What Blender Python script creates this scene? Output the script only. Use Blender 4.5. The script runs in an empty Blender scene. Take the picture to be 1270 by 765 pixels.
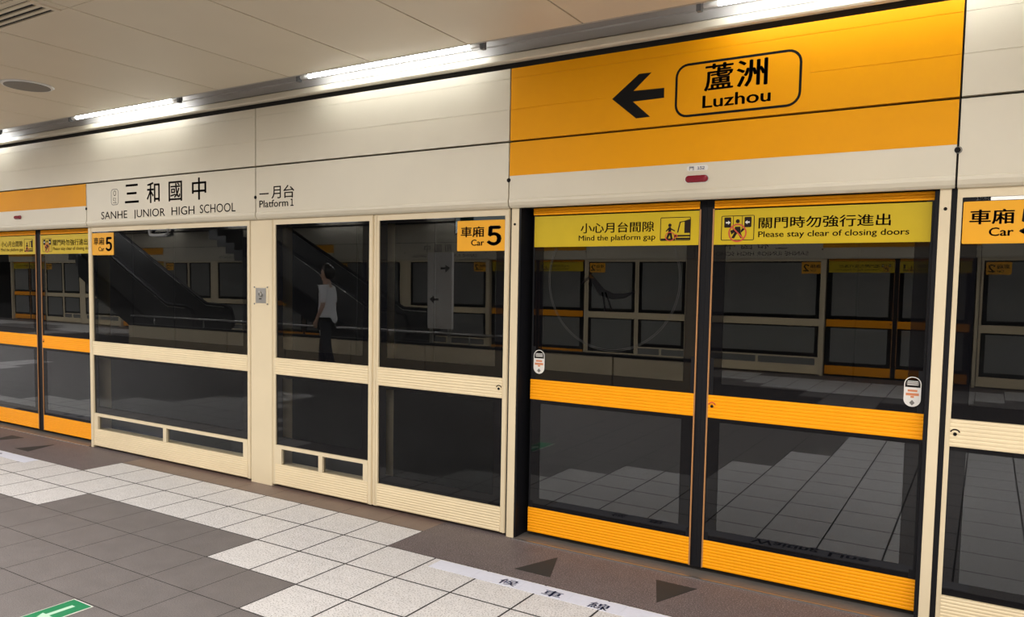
import bpy, bmesh, math, random
from mathutils import Vector, Matrix
random.seed(7)
scn = bpy.context.scene
COL = scn.collection
PI = math.pi

# ------------------------------------------------------------------ camera, world, exposure
cam_d = bpy.data.cameras.new('camera')
cam = bpy.data.objects.new('camera', cam_d); COL.objects.link(cam)
RX = Vector((0.85137317, 0.52424179, 0.01828303))
FW = Vector((-0.52236002, 0.85047575, -0.06189514))
UP = Vector((-0.04799729, 0.04314554, 0.99791519))
M = Matrix.Identity(4)
for i in range(3):
    M[i][0] = RX[i]; M[i][1] = UP[i]; M[i][2] = -FW[i]
M[0][3], M[1][3], M[2][3] = 2.609, -4.014, 1.545
cam.matrix_world = M
cam_d.sensor_width = 36.0
cam_d.sensor_fit = 'HORIZONTAL'
cam_d.lens = 957.49 / 1270 * 36
cam_d.shift_y = 33.95 / 1270
cam_d.clip_start = 0.05
scn.camera = cam

world = bpy.data.worlds.new('world'); scn.world = world
world.use_nodes = True
world.node_tree.nodes['Background'].inputs[0].default_value = (0.9, 0.92, 1.0, 1)
world.node_tree.nodes['Background'].inputs[1].default_value = 0.02

scn.view_settings.view_transform = 'Standard'
scn.view_settings.look = 'None'
scn.view_settings.gamma = 1.0
scn.view_settings.use_curve_mapping = False
scn.view_settings.exposure = 0.12

TUBE_STRENGTH = 26.0
def ceiling_light(x, y, sx, sy, power):
    l = bpy.data.lights.new('platform_ceiling_light', 'AREA')
    l.shape = 'RECTANGLE'; l.size = sx; l.size_y = sy; l.energy = power
    l.color = (1.0, 0.965, 0.935)
    o = bpy.data.objects.new('platform_ceiling_light', l); COL.objects.link(o)
    o.location = (x, y, 2.925)
for x in (-27.0, -21.0, -15.0, -9.0, -3.0, 3.0, 8.5):
    ceiling_light(x, -3.1, 4.6, 0.22, 150)
    ceiling_light(x, -6.9, 4.6, 0.22, 150)

# ------------------------------------------------------------------ materials
MATS = {}
def nmat(name):
    m = bpy.data.materials.new(name); m.use_nodes = True
    nt = m.node_tree; nt.nodes.clear()
    out = nt.nodes.new('ShaderNodeOutputMaterial')
    return m, nt, out
def paint(name, col, rough=0.5, metal=0.0, spec=0.5, var=0.0, scale=8.0, speck=None, speck_scale=300.0, speck_lo=0.5, speck_hi=0.62, bump=0.0):
    m, nt, out = nmat(name)
    b = nt.nodes.new('ShaderNodeBsdfPrincipled')
    b.inputs['Base Color'].default_value = (*col, 1)
    b.inputs['Roughness'].default_value = rough
    b.inputs['Metallic'].default_value = metal
    b.inputs['Specular IOR Level'].default_value = spec
    nt.links.new(b.outputs[0], out.inputs[0])
    src = None
    if var or speck or bump:
        tc = nt.nodes.new('ShaderNodeTexCoord')
    if var:
        n = nt.nodes.new('ShaderNodeTexNoise'); n.inputs['Scale'].default_value = scale; n.inputs['Detail'].default_value = 4
        nt.links.new(tc.outputs['Object'], n.inputs['Vector'])
        r = nt.nodes.new('ShaderNodeValToRGB')
        r.color_ramp.elements[0].position = 0.3; r.color_ramp.elements[1].position = 0.7
        r.color_ramp.elements[0].color = (*[c * (1 - var) for c in col], 1)
        r.color_ramp.elements[1].color = (*[min(1, c * (1 + var)) for c in col], 1)
        nt.links.new(n.outputs['Fac'], r.inputs[0]); src = r.outputs[0]
    if speck:
        n2 = nt.nodes.new('ShaderNodeTexNoise'); n2.inputs['Scale'].default_value = speck_scale; n2.inputs['Detail'].default_value = 1
        nt.links.new(tc.outputs['Object'], n2.inputs['Vector'])
        r2 = nt.nodes.new('ShaderNodeValToRGB')
        r2.color_ramp.elements[0].position = speck_lo; r2.color_ramp.elements[1].position = speck_hi
        r2.color_ramp.elements[0].color = (0, 0, 0, 1); r2.color_ramp.elements[1].color = (1, 1, 1, 1)
        nt.links.new(n2.outputs['Fac'], r2.inputs[0])
        mx = nt.nodes.new('ShaderNodeMix'); mx.data_type = 'RGBA'
        nt.links.new(r2.outputs[0], mx.inputs[0])
        if src: nt.links.new(src, mx.inputs[6])
        else: mx.inputs[6].default_value = (*col, 1)
        mx.inputs[7].default_value = (*speck, 1)
        src = mx.outputs[2]
    if src: nt.links.new(src, b.inputs['Base Color'])
    if bump:
        n3 = nt.nodes.new('ShaderNodeTexNoise'); n3.inputs['Scale'].default_value = 40
        nt.links.new(tc.outputs['Object'], n3.inputs['Vector'])
        bp = nt.nodes.new('ShaderNodeBump'); bp.inputs['Strength'].default_value = bump; bp.inputs['Distance'].default_value = 0.002
        nt.links.new(n3.outputs['Fac'], bp.inputs['Height']); nt.links.new(bp.outputs[0], b.inputs['Normal'])
    MATS[name] = m
    return m
def glass(name, ior, tint, light_mix=0.0, light_col=(0.3, 0.3, 0.3)):
    m, nt, out = nmat(name)
    tr = nt.nodes.new('ShaderNodeBsdfTransparent'); tr.inputs[0].default_value = (*tint, 1)
    gl = nt.nodes.new('ShaderNodeBsdfGlossy'); gl.inputs['Roughness'].default_value = 0.0
    gl.inputs[0].default_value = (0.92, 0.96, 1.0, 1)
    fr = nt.nodes.new('ShaderNodeFresnel'); fr.inputs['IOR'].default_value = ior
    base = tr.outputs[0]
    if light_mix:
        df = nt.nodes.new('ShaderNodeBsdfDiffuse'); df.inputs[0].default_value = (*light_col, 1)
        mm = nt.nodes.new('ShaderNodeMixShader'); mm.inputs[0].default_value = light_mix
        nt.links.new(tr.outputs[0], mm.inputs[1]); nt.links.new(df.outputs[0], mm.inputs[2]); base = mm.outputs[0]
    mx = nt.nodes.new('ShaderNodeMixShader')
    nt.links.new(fr.outputs[0], mx.inputs[0]); nt.links.new(base, mx.inputs[1]); nt.links.new(gl.outputs[0], mx.inputs[2])
    nt.links.new(mx.outputs[0], out.inputs[0])
    MATS[name] = m
    return m
def emit(name, col, s):
    m, nt, out = nmat(name)
    e = nt.nodes.new('ShaderNodeEmission'); e.inputs[0].default_value = (*col, 1); e.inputs[1].default_value = s
    nt.links.new(e.outputs[0], out.inputs[0]); MATS[name] = m
    return m
cream = paint('cream_paint', (0.72, 0.61, 0.415), 0.42, var=0.03, scale=3)
cream_fas = paint('cream_fascia_paint', (0.63, 0.575, 0.45), 0.33, var=0.03, scale=2)
cream_rib = paint('cream_ribbed_metal', (0.76, 0.63, 0.405), 0.45, var=0.03, scale=6)
orange = paint('orange_ribbed_metal', (0.94, 0.36, 0.003), 0.5, spec=0.15, var=0.02, scale=5)
orange_film = paint('orange_film', (0.80, 0.335, 0.002), 0.42, spec=0.12, var=0.02, scale=3)
orange_dark = paint('orange_edge_trim', (0.42, 0.20, 0.07), 0.4)
yellow_film = paint('yellow_film', (0.60, 0.43, 0.008), 0.45, spec=0.25, var=0.03)
sign_yellow = paint('car_sign_film', (0.85, 0.40, 0.015), 0.45, spec=0.25)
ink = paint('black_ink', (0.008, 0.0075, 0.0075), 0.6, spec=0.1)
ink_brown = paint('dark_brown_ink', (0.022, 0.014, 0.012), 0.6, spec=0.1)
ink_grey = paint('faint_grey_ink', (0.16, 0.15, 0.135), 0.5)
decal_m = paint('etched_line', (0.085, 0.085, 0.08), 0.5)
blue_ink = paint('blue_ink', (0.03, 0.05, 0.22), 0.5)
red_ink = paint('red_ink', (0.55, 0.06, 0.02), 0.5)
dark_metal = paint('dark_metal', (0.010, 0.010, 0.012), 0.4, spec=0.15)
rubber = paint('black_rubber', (0.009, 0.009, 0.011), 0.6, spec=0.15)
frit = paint('black_glass_border', (0.004, 0.004, 0.005), 0.02, spec=0.32)
pane_glass = glass('dark_glass', 1.9, (0.60, 0.61, 0.61))
fixed_glass = glass('dark_fixed_glass', 1.78, (0.93, 0.94, 0.94))
low_glass = glass('dark_lower_glass', 1.38, (0.93, 0.94, 0.94))
pane_back = glass('glass_back_face', 1.01, (0.97, 0.97, 0.97))
painted_light_glass = glass('painted_light_glass', 1.6, (0.3, 0.3, 0.3), 0.55, (0.36, 0.36, 0.34))  # grey diffuse mixed in as painted brightness behind the far panes
steel = paint('brushed_steel', (0.55, 0.54, 0.52), 0.3, metal=1.0)
threshold_m = paint('threshold_steel', (0.17, 0.155, 0.14), 0.5, metal=0.3, var=0.05)
grey_plate = paint('grey_painted_steel', (0.40, 0.38, 0.35), 0.4)
white_plastic = paint('white_plastic', (0.75, 0.75, 0.73), 0.4)
grey_plastic = paint('grey_plastic', (0.13, 0.135, 0.14), 0.4)
ceil_m = paint('ceiling_panel_paint', (0.66, 0.585, 0.455), 0.42, var=0.02, scale=2)
ceil_dark = paint('ceiling_void', (0.05, 0.045, 0.04), 0.8)
tile_white = paint('white_granite_tile', (0.655, 0.64, 0.635), 0.45, var=0.06, scale=14, speck=(0.29, 0.275, 0.27), speck_scale=120, speck_lo=0.52, speck_hi=0.70)
tile_grey = paint('grey_granite_tile', (0.170, 0.153, 0.150), 0.5, var=0.09, scale=7, speck=(0.085, 0.078, 0.078), speck_scale=220, speck_lo=0.45, speck_hi=0.7)
gran_brown = paint('brown_granite', (0.108, 0.086, 0.086), 0.55, spec=0.3, var=0.10, scale=9, speck=(0.32, 0.275, 0.27), speck_scale=150, speck_lo=0.52, speck_hi=0.75)
gran_red = paint('red_brown_granite', (0.17, 0.118, 0.10), 0.4, var=0.10, scale=9, speck=(0.09, 0.06, 0.05), speck_scale=230, speck_lo=0.5, speck_hi=0.72)
grout = paint('grout', (0.032, 0.029, 0.028), 0.85)
tape_white = paint('white_tape', (0.66, 0.68, 0.78), 0.5, var=0.03, scale=40)
mark_dark = paint('dark_floor_marking', (0.034, 0.033, 0.032), 0.6, spec=0.2, var=0.05)
green_m = paint('green_sign', (0.0, 0.20, 0.075), 0.4)
pale_arrow = paint('pale_photoluminescent', (0.45, 0.66, 0.52), 0.4)
red_lens = paint('red_lens', (0.22, 0.004, 0.018), 0.12)
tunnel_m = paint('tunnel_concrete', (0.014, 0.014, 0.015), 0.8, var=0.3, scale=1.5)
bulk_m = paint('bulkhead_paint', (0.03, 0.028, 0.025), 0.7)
tube_m = emit('fluorescent_glow', (0.95, 0.98, 1.0), TUBE_STRENGTH)
sticker_white = paint('sticker_white', (0.72, 0.70, 0.66), 0.4)
sticker_red = paint('sticker_orange_red', (0.62, 0.22, 0.09), 0.4)
esc_dark = paint('escalator_dark', (0.03, 0.03, 0.03), 0.4)

# ------------------------------------------------------------------ mesh helpers
class MB:
    def __init__(s): s.bm = bmesh.new()
    def quad(s, pts, mi=0):
        f = s.bm.faces.new([s.bm.verts.new(p) for p in pts]); f.material_index = mi; return f
    def box(s, x0, x1, y0, y1, z0, z1, mi=0, tilt=None):
        P = [(x0, y0, z0), (x1, y0, z0), (x1, y1, z0), (x0, y1, z0), (x0, y0, z1), (x1, y0, z1), (x1, y1, z1), (x0, y1, z1)]
        if tilt is not None:
            P = [(p[0], p[1] - 0.0058 * (p[2] - tilt), p[2]) for p in P]
        v = [s.bm.verts.new(p) for p in P]
        fs = []
        for idx in ((3, 2, 1, 0), (4, 5, 6, 7), (0, 1, 5, 4), (1, 2, 6, 5), (2, 3, 7, 6), (3, 0, 4, 7)):
            f = s.bm.faces.new([v[i] for i in idx]); f.material_index = mi; fs.append(f)
        return fs           # fs[2] faces -y
    def prism(s, prof, x0, x1, mi=0):
        """profile of (y, z) points swept along x"""
        a = [s.bm.verts.new((x0, y, z)) for y, z in prof]; b = [s.bm.verts.new((x1, y, z)) for y, z in prof]
        n = len(prof)
        for i in range(n):
            j = (i + 1) % n
            s.bm.faces.new([a[i], a[j], b[j], b[i]]).material_index = mi
        s.bm.faces.new(a[::-1]).material_index = mi; s.bm.faces.new(b).material_index = mi
    def slab(s, pts, y, th, mi=0):
        """outline of (x, z) points, th thick, front face at y - th"""
        a = [s.bm.verts.new((x, y - th, z)) for x, z in pts]; b = [s.bm.verts.new((x, y, z)) for x, z in pts]
        n = len(pts)
        for i in range(n):
            j = (i + 1) % n
            s.bm.faces.new([a[i], a[j], b[j], b[i]]).material_index = mi
        s.bm.faces.new(a).material_index = mi; s.bm.faces.new(b[::-1]).material_index = mi
    def flat(s, pts, z, th, mi=0):
        """outline of (x, y) points lying on z, th thick"""
        a = [s.bm.verts.new((x, y, z + th)) for x, y in pts]; b = [s.bm.verts.new((x, y, z)) for x, y in pts]
        n = len(pts)
        for i in range(n):
            j = (i + 1) % n
            s.bm.faces.new([a[i], a[j], b[j], b[i]]).material_index = mi
        s.bm.faces.new(a).material_index = mi; s.bm.faces.new(b[::-1]).material_index = mi
    def cyl(s, p0, p1, r, n=20, mi=0, r1=None, cap=True):
        p0 = Vector(p0); p1 = Vector(p1); d = (p1 - p0).normalized()
        u = d.orthogonal().normalized(); w = d.cross(u); r1 = r if r1 is None else r1
        a = []; b = []
        for i in range(n):
            t = 2 * PI * i / n; o = u * math.cos(t) + w * math.sin(t)
            a.append(s.bm.verts.new(p0 + o * r)); b.append(s.bm.verts.new(p1 + o * r1))
        for i in range(n):
            j = (i + 1) % n
            f = s.bm.faces.new([a[i], a[j], b[j], b[i]]); f.material_index = mi; f.smooth = True
        if cap:
            s.bm.faces.new(a[::-1]).material_index = mi; s.bm.faces.new(b).material_index = mi
    def ring(s, c, r0, r1, y, th, a0=0, a1=2 * PI, n=64, mi=0, sz=1.0):
        """ring or arc in the x-z plane, centre c=(x,z)"""
        full = abs(a1 - a0 - 2 * PI) < 1e-6
        m = n if full else n + 1
        vs = []
        for i in range(m):
            t = a0 + (a1 - a0) * i / n; ct, st = math.cos(t), math.sin(t) * sz
            vs.append([s.bm.verts.new((c[0] + r * ct, yy, c[1] + r * st)) for r in (r0, r1) for yy in (y - th, y)])
        for i in range(n):
            A = vs[i]; B = vs[(i + 1) % m]
            for q in ((0, 2, 2, 0), (2, 3, 3, 2), (3, 1, 1, 3), (1, 0, 0, 1)):
                s.bm.faces.new([A[q[0]], A[q[1]], B[q[2]], B[q[3]]]).material_index = mi
        if not full:
            s.bm.faces.new([vs[0][i] for i in (0, 1, 3, 2)]).material_index = mi
            s.bm.faces.new([vs[-1][i] for i in (0, 2, 3, 1)]).material_index = mi
    def tube(s, pts, r, n=10, mi=0):
        P = [Vector(p) for p in pts]; rings = []
        for i, p in enumerate(P):
            d = (P[min(i + 1, len(P) - 1)] - P[max(i - 1, 0)]).normalized()
            ref = Vector((0, 0, 1)) if abs(d.z) < 0.9 else Vector((1, 0, 0))
            u = d.cross(ref).normalized(); w = d.cross(u)
            rr = r[i] if isinstance(r, (list, tuple)) else r
            rings.append([s.bm.verts.new(p + (u * math.cos(2 * PI * k / n) + w * math.sin(2 * PI * k / n)) * rr) for k in range(n)])
        for A, B in zip(rings, rings[1:]):
            for k in range(n):
                f = s.bm.faces.new([A[k], A[(k + 1) % n], B[(k + 1) % n], B[k]]); f.material_index = mi; f.smooth = True
        s.bm.faces.new(rings[0][::-1]).material_index = mi; s.bm.faces.new(rings[-1]).material_index = mi

class Side:
    """one platform edge: wall coordinates -> world"""
    def __init__(s, far): s.far = far
    def loc(s, p):
        return (CX - p[0], YF - p[1], p[2]) if s.far else tuple(p)
    @property
    def rz(s): return PI if s.far else 0.0
CX, YF = -4.22, -10.0
NEAR = Side(False); FAR = Side(True)
CUR = NEAR

def thing(name, label, cat, base=(0, 0, 0), group=None):
    o = bpy.data.objects.new(name, None); COL.objects.link(o)
    o.empty_display_size = 0.1
    o.location = CUR.loc(base); o.rotation_euler = (0, 0, CUR.rz)
    o['label'] = label; o['category'] = cat
    if group: o['group'] = group
    o['_b'] = list(base)
    return o
def base_of(p):
    while p.parent: p = p.parent
    return Vector(p['_b'])
def mkobj(name, me, parent, base):
    o = bpy.data.objects.new(name, me); COL.objects.link(o)
    if parent is not None:
        o.parent = parent
    else:
        o.location = CUR.loc(base); o.rotation_euler = (0, 0, CUR.rz)
    return o
def build(name, mb, mats, parent=None, base=None, label=None, bevel=0.0, smooth=False):
    """links a mesh given in wall coordinates as ONE object under parent (or alone, standing at base)"""
    b = base_of(parent) if parent is not None else Vector(base or (0, 0, 0))
    bm = mb.bm
    bmesh.ops.recalc_face_normals(bm, faces=bm.faces)
    bmesh.ops.translate(bm, verts=bm.verts, vec=-b)
    me = bpy.data.meshes.new(name); bm.to_mesh(me); bm.free()
    for m in (mats if isinstance(mats, (list, tuple)) else [mats]): me.materials.append(m)
    if smooth:
        for p in me.polygons: p.use_smooth = True
    o = mkobj(name, me, parent, b)
    if bevel:
        md = o.modifiers.new('bevel', 'BEVEL'); md.width = bevel; md.segments = 2; md.limit_method = 'ANGLE'
    if label: o['label'] = label
    return o
def tag(o, label, cat, group=None):
    o['label'] = label; o['category'] = cat
    if group: o['group'] = group
    return o
def struct(o):
    o['kind'] = 'structure'; return o

_txt = {}
def text_data(body, bold):
    key = (body, bold)
    if key not in _txt:
        c = bpy.data.curves.new('lettering', 'FONT'); c.body = body; c.size = 1.0
        c.offset = bold; c.resolution_u = 3; c.fill_mode = 'FRONT' if hasattr(c, 'fill_mode') else c.fill_mode
        o = bpy.data.objects.new('lettering', c); COL.objects.link(o)
        dg = bpy.context.evaluated_depsgraph_get(); dg.update()
        me = bpy.data.meshes.new_from_object(o.evaluated_get(dg))
        V = [tuple(v.co) for v in me.vertices]; Fc = [tuple(p.vertices) for p in me.polygons]
        bpy.data.objects.remove(o); bpy.data.curves.remove(c); bpy.data.meshes.remove(me)
        _txt[key] = (V, Fc)
    return _txt[key]
def glyph_run(body):
    """Latin lettering set in the wide sans glyphs with its own spacing; cap height and baseline are kept"""
    key = 'run:' + body
    if key not in _txt:
        V = []; Fc = []; x = 0.0
        for ch in body:
            if ch == ' ': x += 0.26; continue
            v, f = text_data(chr(ord(ch) + 0xFEE0), 0.0)
            ax = min(q[0] for q in v); bx = max(q[0] for q in v); n = len(V)
            V += [(q[0] - ax + x, q[1], 0) for q in v]; Fc += [tuple(i + n for i in g) for g in f]
            x += bx - ax + 0.085
        _txt[key] = (V, Fc)
    return _txt[key]
def add_text(mb, body, x0, x1, z0, z1, y, bold=0.0, mi=0, floor=False):
    """sets body between x0 and x1, facing -y (or lying on the floor, z then runs along y). Latin: z0 baseline, z1 cap height; else bounding box"""
    latin = ord(body[0]) < 256
    digits = any(c.isdigit() for c in body)
    V, Fc = glyph_run(body) if latin and digits else text_data(body, 0.0)
    xs = [v[0] for v in V]; ys = [v[1] for v in V]
    ax, bx, ay, by = min(xs), max(xs), min(ys), max(ys)
    if latin:
        H = text_data(chr(ord('H') + 0xFEE0) if digits else 'H', 0.0)[0]
        ay, by = min(q[1] for q in H), max(q[1] for q in H)
    b = bold
    shifts = [(0, 0)] if b <= 0 else [(-b, 0), (b, 0), (0, -b * .6), (0, b * .6)]
    ax -= max(b, 0); bx += max(b, 0)
    for sx, sy in shifts:
        vs = []
        for v in V:
            p = x0 + (v[0] + sx - ax) / (bx - ax) * (x1 - x0); q = z0 + (v[1] + sy - ay) / (by - ay) * (z1 - z0)
            vs.append(mb.bm.verts.new((p, q, y) if floor else (p, y, q)))
        for f in Fc:
            try: mb.bm.faces.new([vs[i] for i in f]).material_index = mi
            except ValueError: pass
def lettering(name, items, y, mat, parent, floor=False, label=None):
    mb = MB()
    for it in items:
        body, x0, x1, z0, z1 = it[:5]; bold = it[5] if len(it) > 5 else 0.0
        add_text(mb, body, x0, x1, z0, z1, y, bold, floor=floor)
    b = base_of(parent); bm = mb.bm
    # all faces towards the reader
    bmesh.ops.recalc_face_normals(bm, faces=bm.faces)
    for f in bm.faces:
        f.normal_update()
        if (floor and f.normal.z < 0) or (not floor and f.normal.y > 0): f.normal_flip()
    bmesh.ops.translate(bm, verts=bm.verts, vec=-b)
    me = bpy.data.meshes.new(name); bm.to_mesh(me); bm.free(); me.materials.append(mat)
    o = mkobj(name, me, parent, b)
    if label: o['label'] = label
    return o

def ribbed(mb, x0, x1, y0, y1, z0, z1, n, depth=0.0030, mi=0):
    """bar with n rounded horizontal ribs on its front"""
    prof = [(y1, z0)]
    h = (z1 - z0) / n
    for i in range(n):
        a = z0 + i * h
        prof += [(y0 + depth * 0.9, a + 0.0005), (y0 + depth * 0.25, a + h * 0.18), (y0, a + h * 0.42), (y0 + depth * 0.1, a + h * 0.75), (y0 + depth * 0.55, a + h - 0.0015)]
    prof += [(y1, z1)]
    mb.prism(prof, x0, x1, mi)

def rrect(x0, x1, z0, z1, r, n=6):
    pts = []
    for cx, cz, a in ((x1 - r, z0 + r, -PI / 2), (x1 - r, z1 - r, 0), (x0 + r, z1 - r, PI / 2), (x0 + r, z0 + r, PI)):
        for i in range(n + 1):
            t = a + PI / 2 * i / n
            pts.append((cx + r * math.cos(t), cz + r * math.sin(t)))
    return pts
def frame_outline(mb, x0, x1, z0, z1, r, w, y, th, mi=0):
    A = rrect(x0, x1, z0, z1, r); B = rrect(x0 + w, x1 - w, z0 + w, z1 - w, max(r - w, 0.001))
    n = len(A)
    va = [mb.bm.verts.new((p[0], y - th, p[1])) for p in A]; vb = [mb.bm.verts.new((p[0], y - th, p[1])) for p in B]
    wa = [mb.bm.verts.new((p[0], y, p[1])) for p in A]; wb = [mb.bm.verts.new((p[0], y, p[1])) for p in B]
    for i in range(n):
        j = (i + 1) % n
        for q in ((va[i], va[j], vb[j], vb[i]), (va[i], wa[i], wa[j], va[j]), (vb[i], vb[j], wb[j], wb[i]), (wa[i], wb[i], wb[j], wa[j])):
            mb.bm.faces.new(q).material_index = mi

# ------------------------------------------------------------------ the setting
XL, XR = -36.0, 10.0
S = 0.36
R1 = -0.547; R0 = -0.210
def zone_kind(x):          # columns in front of a sliding door (period one door bay)
    t = (x + 1.98 + 3.42) % 6.84 - 3.42
    return t
mb = MB()
mb.box(XL, XR, -10.2, 0.2, -0.25, -0.004, 0)
def tile(x0, x1, y0, y1, mi, g=0.0032):
    mb.quad([(x0 + g, y0 + g, 0), (x1 - g, y0 + g, 0), (x1 - g, y1 - g, 0), (x0 + g, y1 - g, 0)], mi)
cols = range(int(XL / S), int(XR / S))
def reach(t):              # rows of white tiles in a column, stepping out in front of the doors
    return 2 if t < 0.90 else 3 if t < 1.62 else 4 if t < 1.98 else 5 if t < 2.70 else 7 if t < 3.06 else 9
for c in cols:
    x0 = c * S; x1 = x0 + S; xm = x0 + S / 2
    for side in (0, 1):
        t = abs(zone_kind(xm + (0.26 if side else 0.0)))
        def T(a, b, mi, g):
            if side == 0: tile(x0, x1, b, a, mi, g)
            else: tile(x0, x1, YF - a, YF - b, mi, g)
        if t > 1.62:
            T(0.19, R1, 3, 0.0003)
        else:
            T(0.19, R0, 4, 0.0012); T(R0, R1, 1, 0.0052)
        lim = reach(t) if side or xm < 1.44 else 12      # the white field widens to the right
        for r in range(1, 13 if side else 14):
            w = r < lim
            yt = R1 - (r - 1) * S; yb_ = yt - S
            if side == 0 and r == 13: yb_ = YF - (R1 - 12 * S)
            if yt - yb_ > 0.02: T(yt, yb_, 1 if w else 2, 0.0052 if w else 0.0022)
struct(build('floor', mb, [grout, tile_white, tile_grey, gran_brown, gran_red]))

mb = MB()
P = 0.742; X0C = -0.03
mb.box(XL, XR, -9.74, -0.262, 2.974, 3.06, 1)
k0 = int((XL - X0C) / P) + 1; k1 = int((XR - X0C) / P)
rows = [(-0.262, -1.745), (-1.745, -3.20), (-3.20, -5.0), (-5.0, -6.80), (-6.80, -8.255), (-8.255, -9.738)]
for k in range(k0, k1):
    for a, b in rows:
        mb.box(X0C + k * P + 0.005, X0C + (k + 1) * P - 0.005, b + (0.002 if a != -0.262 else 0.002), a - 0.002, 2.95, 2.975, 0)
mb.box(XL, XR, -0.268, -0.255, 2.948, 3.05, 2)
mb.box(XL, XR, -9.745, -9.732, 2.948, 3.05, 2)
struct(build('ceiling', mb, [ceil_m, ceil_dark, grey_plate]))

# solid wall above the screen doors, cornice strips, light trough, tunnel beyond
for CUR in (NEAR, FAR):
    sd = 'near' if CUR is NEAR else 'far'
    a, b = (XL, XR) if CUR is NEAR else (CX - XR, CX - XL)
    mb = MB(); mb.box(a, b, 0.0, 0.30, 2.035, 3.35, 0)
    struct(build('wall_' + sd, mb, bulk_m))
    mb = MB()
    mb.box(a, b, -0.06, -0.045, 2.934, 3.20, 0)                       # grey back plate of the light trough
    mb.box(a, b, -0.26, -0.045, 3.045, 3.06, 0)
    mb.box(a, b, -0.085, -0.06, 2.982, 3.045, 0)                      # stepped upper half
    struct(build('trim_1' if CUR is NEAR else 'trim_4', mb, grey_plate))
    mb = MB()
    prof = [(-0.036, 2.880), (-0.070, 2.880), (-0.080, 2.888), (-0.080, 2.920), (-0.072, 2.927), (-0.036, 2.927)]
    mb.prism(prof, a, b)
    struct(build('trim_2' if CUR is NEAR else 'trim_5', mb, cream_fas))
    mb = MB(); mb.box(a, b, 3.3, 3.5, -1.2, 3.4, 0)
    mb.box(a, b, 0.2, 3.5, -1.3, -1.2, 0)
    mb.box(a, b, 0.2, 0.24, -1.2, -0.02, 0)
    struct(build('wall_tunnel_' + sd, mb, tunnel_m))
CUR = NEAR
for nm, x in (('wall_left', XL), ('wall_right', XR)):
    mb = MB(); mb.box(x - (0.2 if x < 0 else 0), x + (0.2 if x > 0 else 0), -13.6, 3.6, -1.3, 3.4, 0)
    struct(build(nm, mb, bulk_m))

# ------------------------------------------------------------------ screen wall: builders
def pane(name, x0, x1, z0, z1, y, parent, border=0.066, glassm=None, bottom=None):
    mb = MB()
    zm = (z0 + z1) / 2
    fs = mb.box(x0, x1, y, y + 0.010, z0, z1, 1, tilt=zm)
    fs[2].material_index = 0
    p = build(name, mb, [glassm or pane_glass, pane_back], parent)
    if border:
        mb = MB(); yb = y - 0.0012; bt = border if bottom is None else bottom
        mb.box(x0, x0 + border, yb, y - 0.0002, z0, z1, tilt=zm); mb.box(x1 - border, x1, yb, y - 0.0002, z0, z1, tilt=zm)
        mb.box(x0 + border, x1 - border, yb, y - 0.0002, z0, z0 + bt, tilt=zm); mb.box(x0 + border, x1 - border, yb, y - 0.0002, z1 - border * 0.35, z1, tilt=zm)
        build('pane_border', mb, frit, p)
    return p

def car_sign(parent, x0, x1, z0, z1, y, digit, mirror=False):
    mb = MB(); mb.slab(rrect(x0, x1, z0, z1, 0.006, 3), y, 0.002)
    s = build('car_number_sign', mb, sign_yellow, parent, label='yellow car number sign with black lettering')
    w = x1 - x0; h = z1 - z0; y = y - 0.0026
    lettering('lettering', [('車廂', x0 + w * .075, x0 + w * .575, z0 + h * .46, z0 + h * .80, .022),
                            ('Car', x0 + w * .30, x0 + w * .575, z0 + h * .18, z0 + h * .37, .022)], y, ink_brown, s)
    lettering('numeral', [(digit, x0 + w * .63, x0 + w * .935, z0 + h * .20, z0 + h * .79, .05)], y, ink, s)

def eye_mark(parent, x, z, y, r=0.019):
    mb = MB(); mb.ring((x, z - 0.004), r * 0.85, r * 1.15, y, 0.0012, 0.35, PI - 0.35, 20)
    build('arc_mark', mb, red_ink if parent.get('orangey') else ink_brown, parent)
    mb = MB(); mb.cyl((x, y, z - 0.006), (x, y - 0.004, z - 0.006), r * 0.42, 16)
    build('keyhole', mb, ink, parent)

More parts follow.
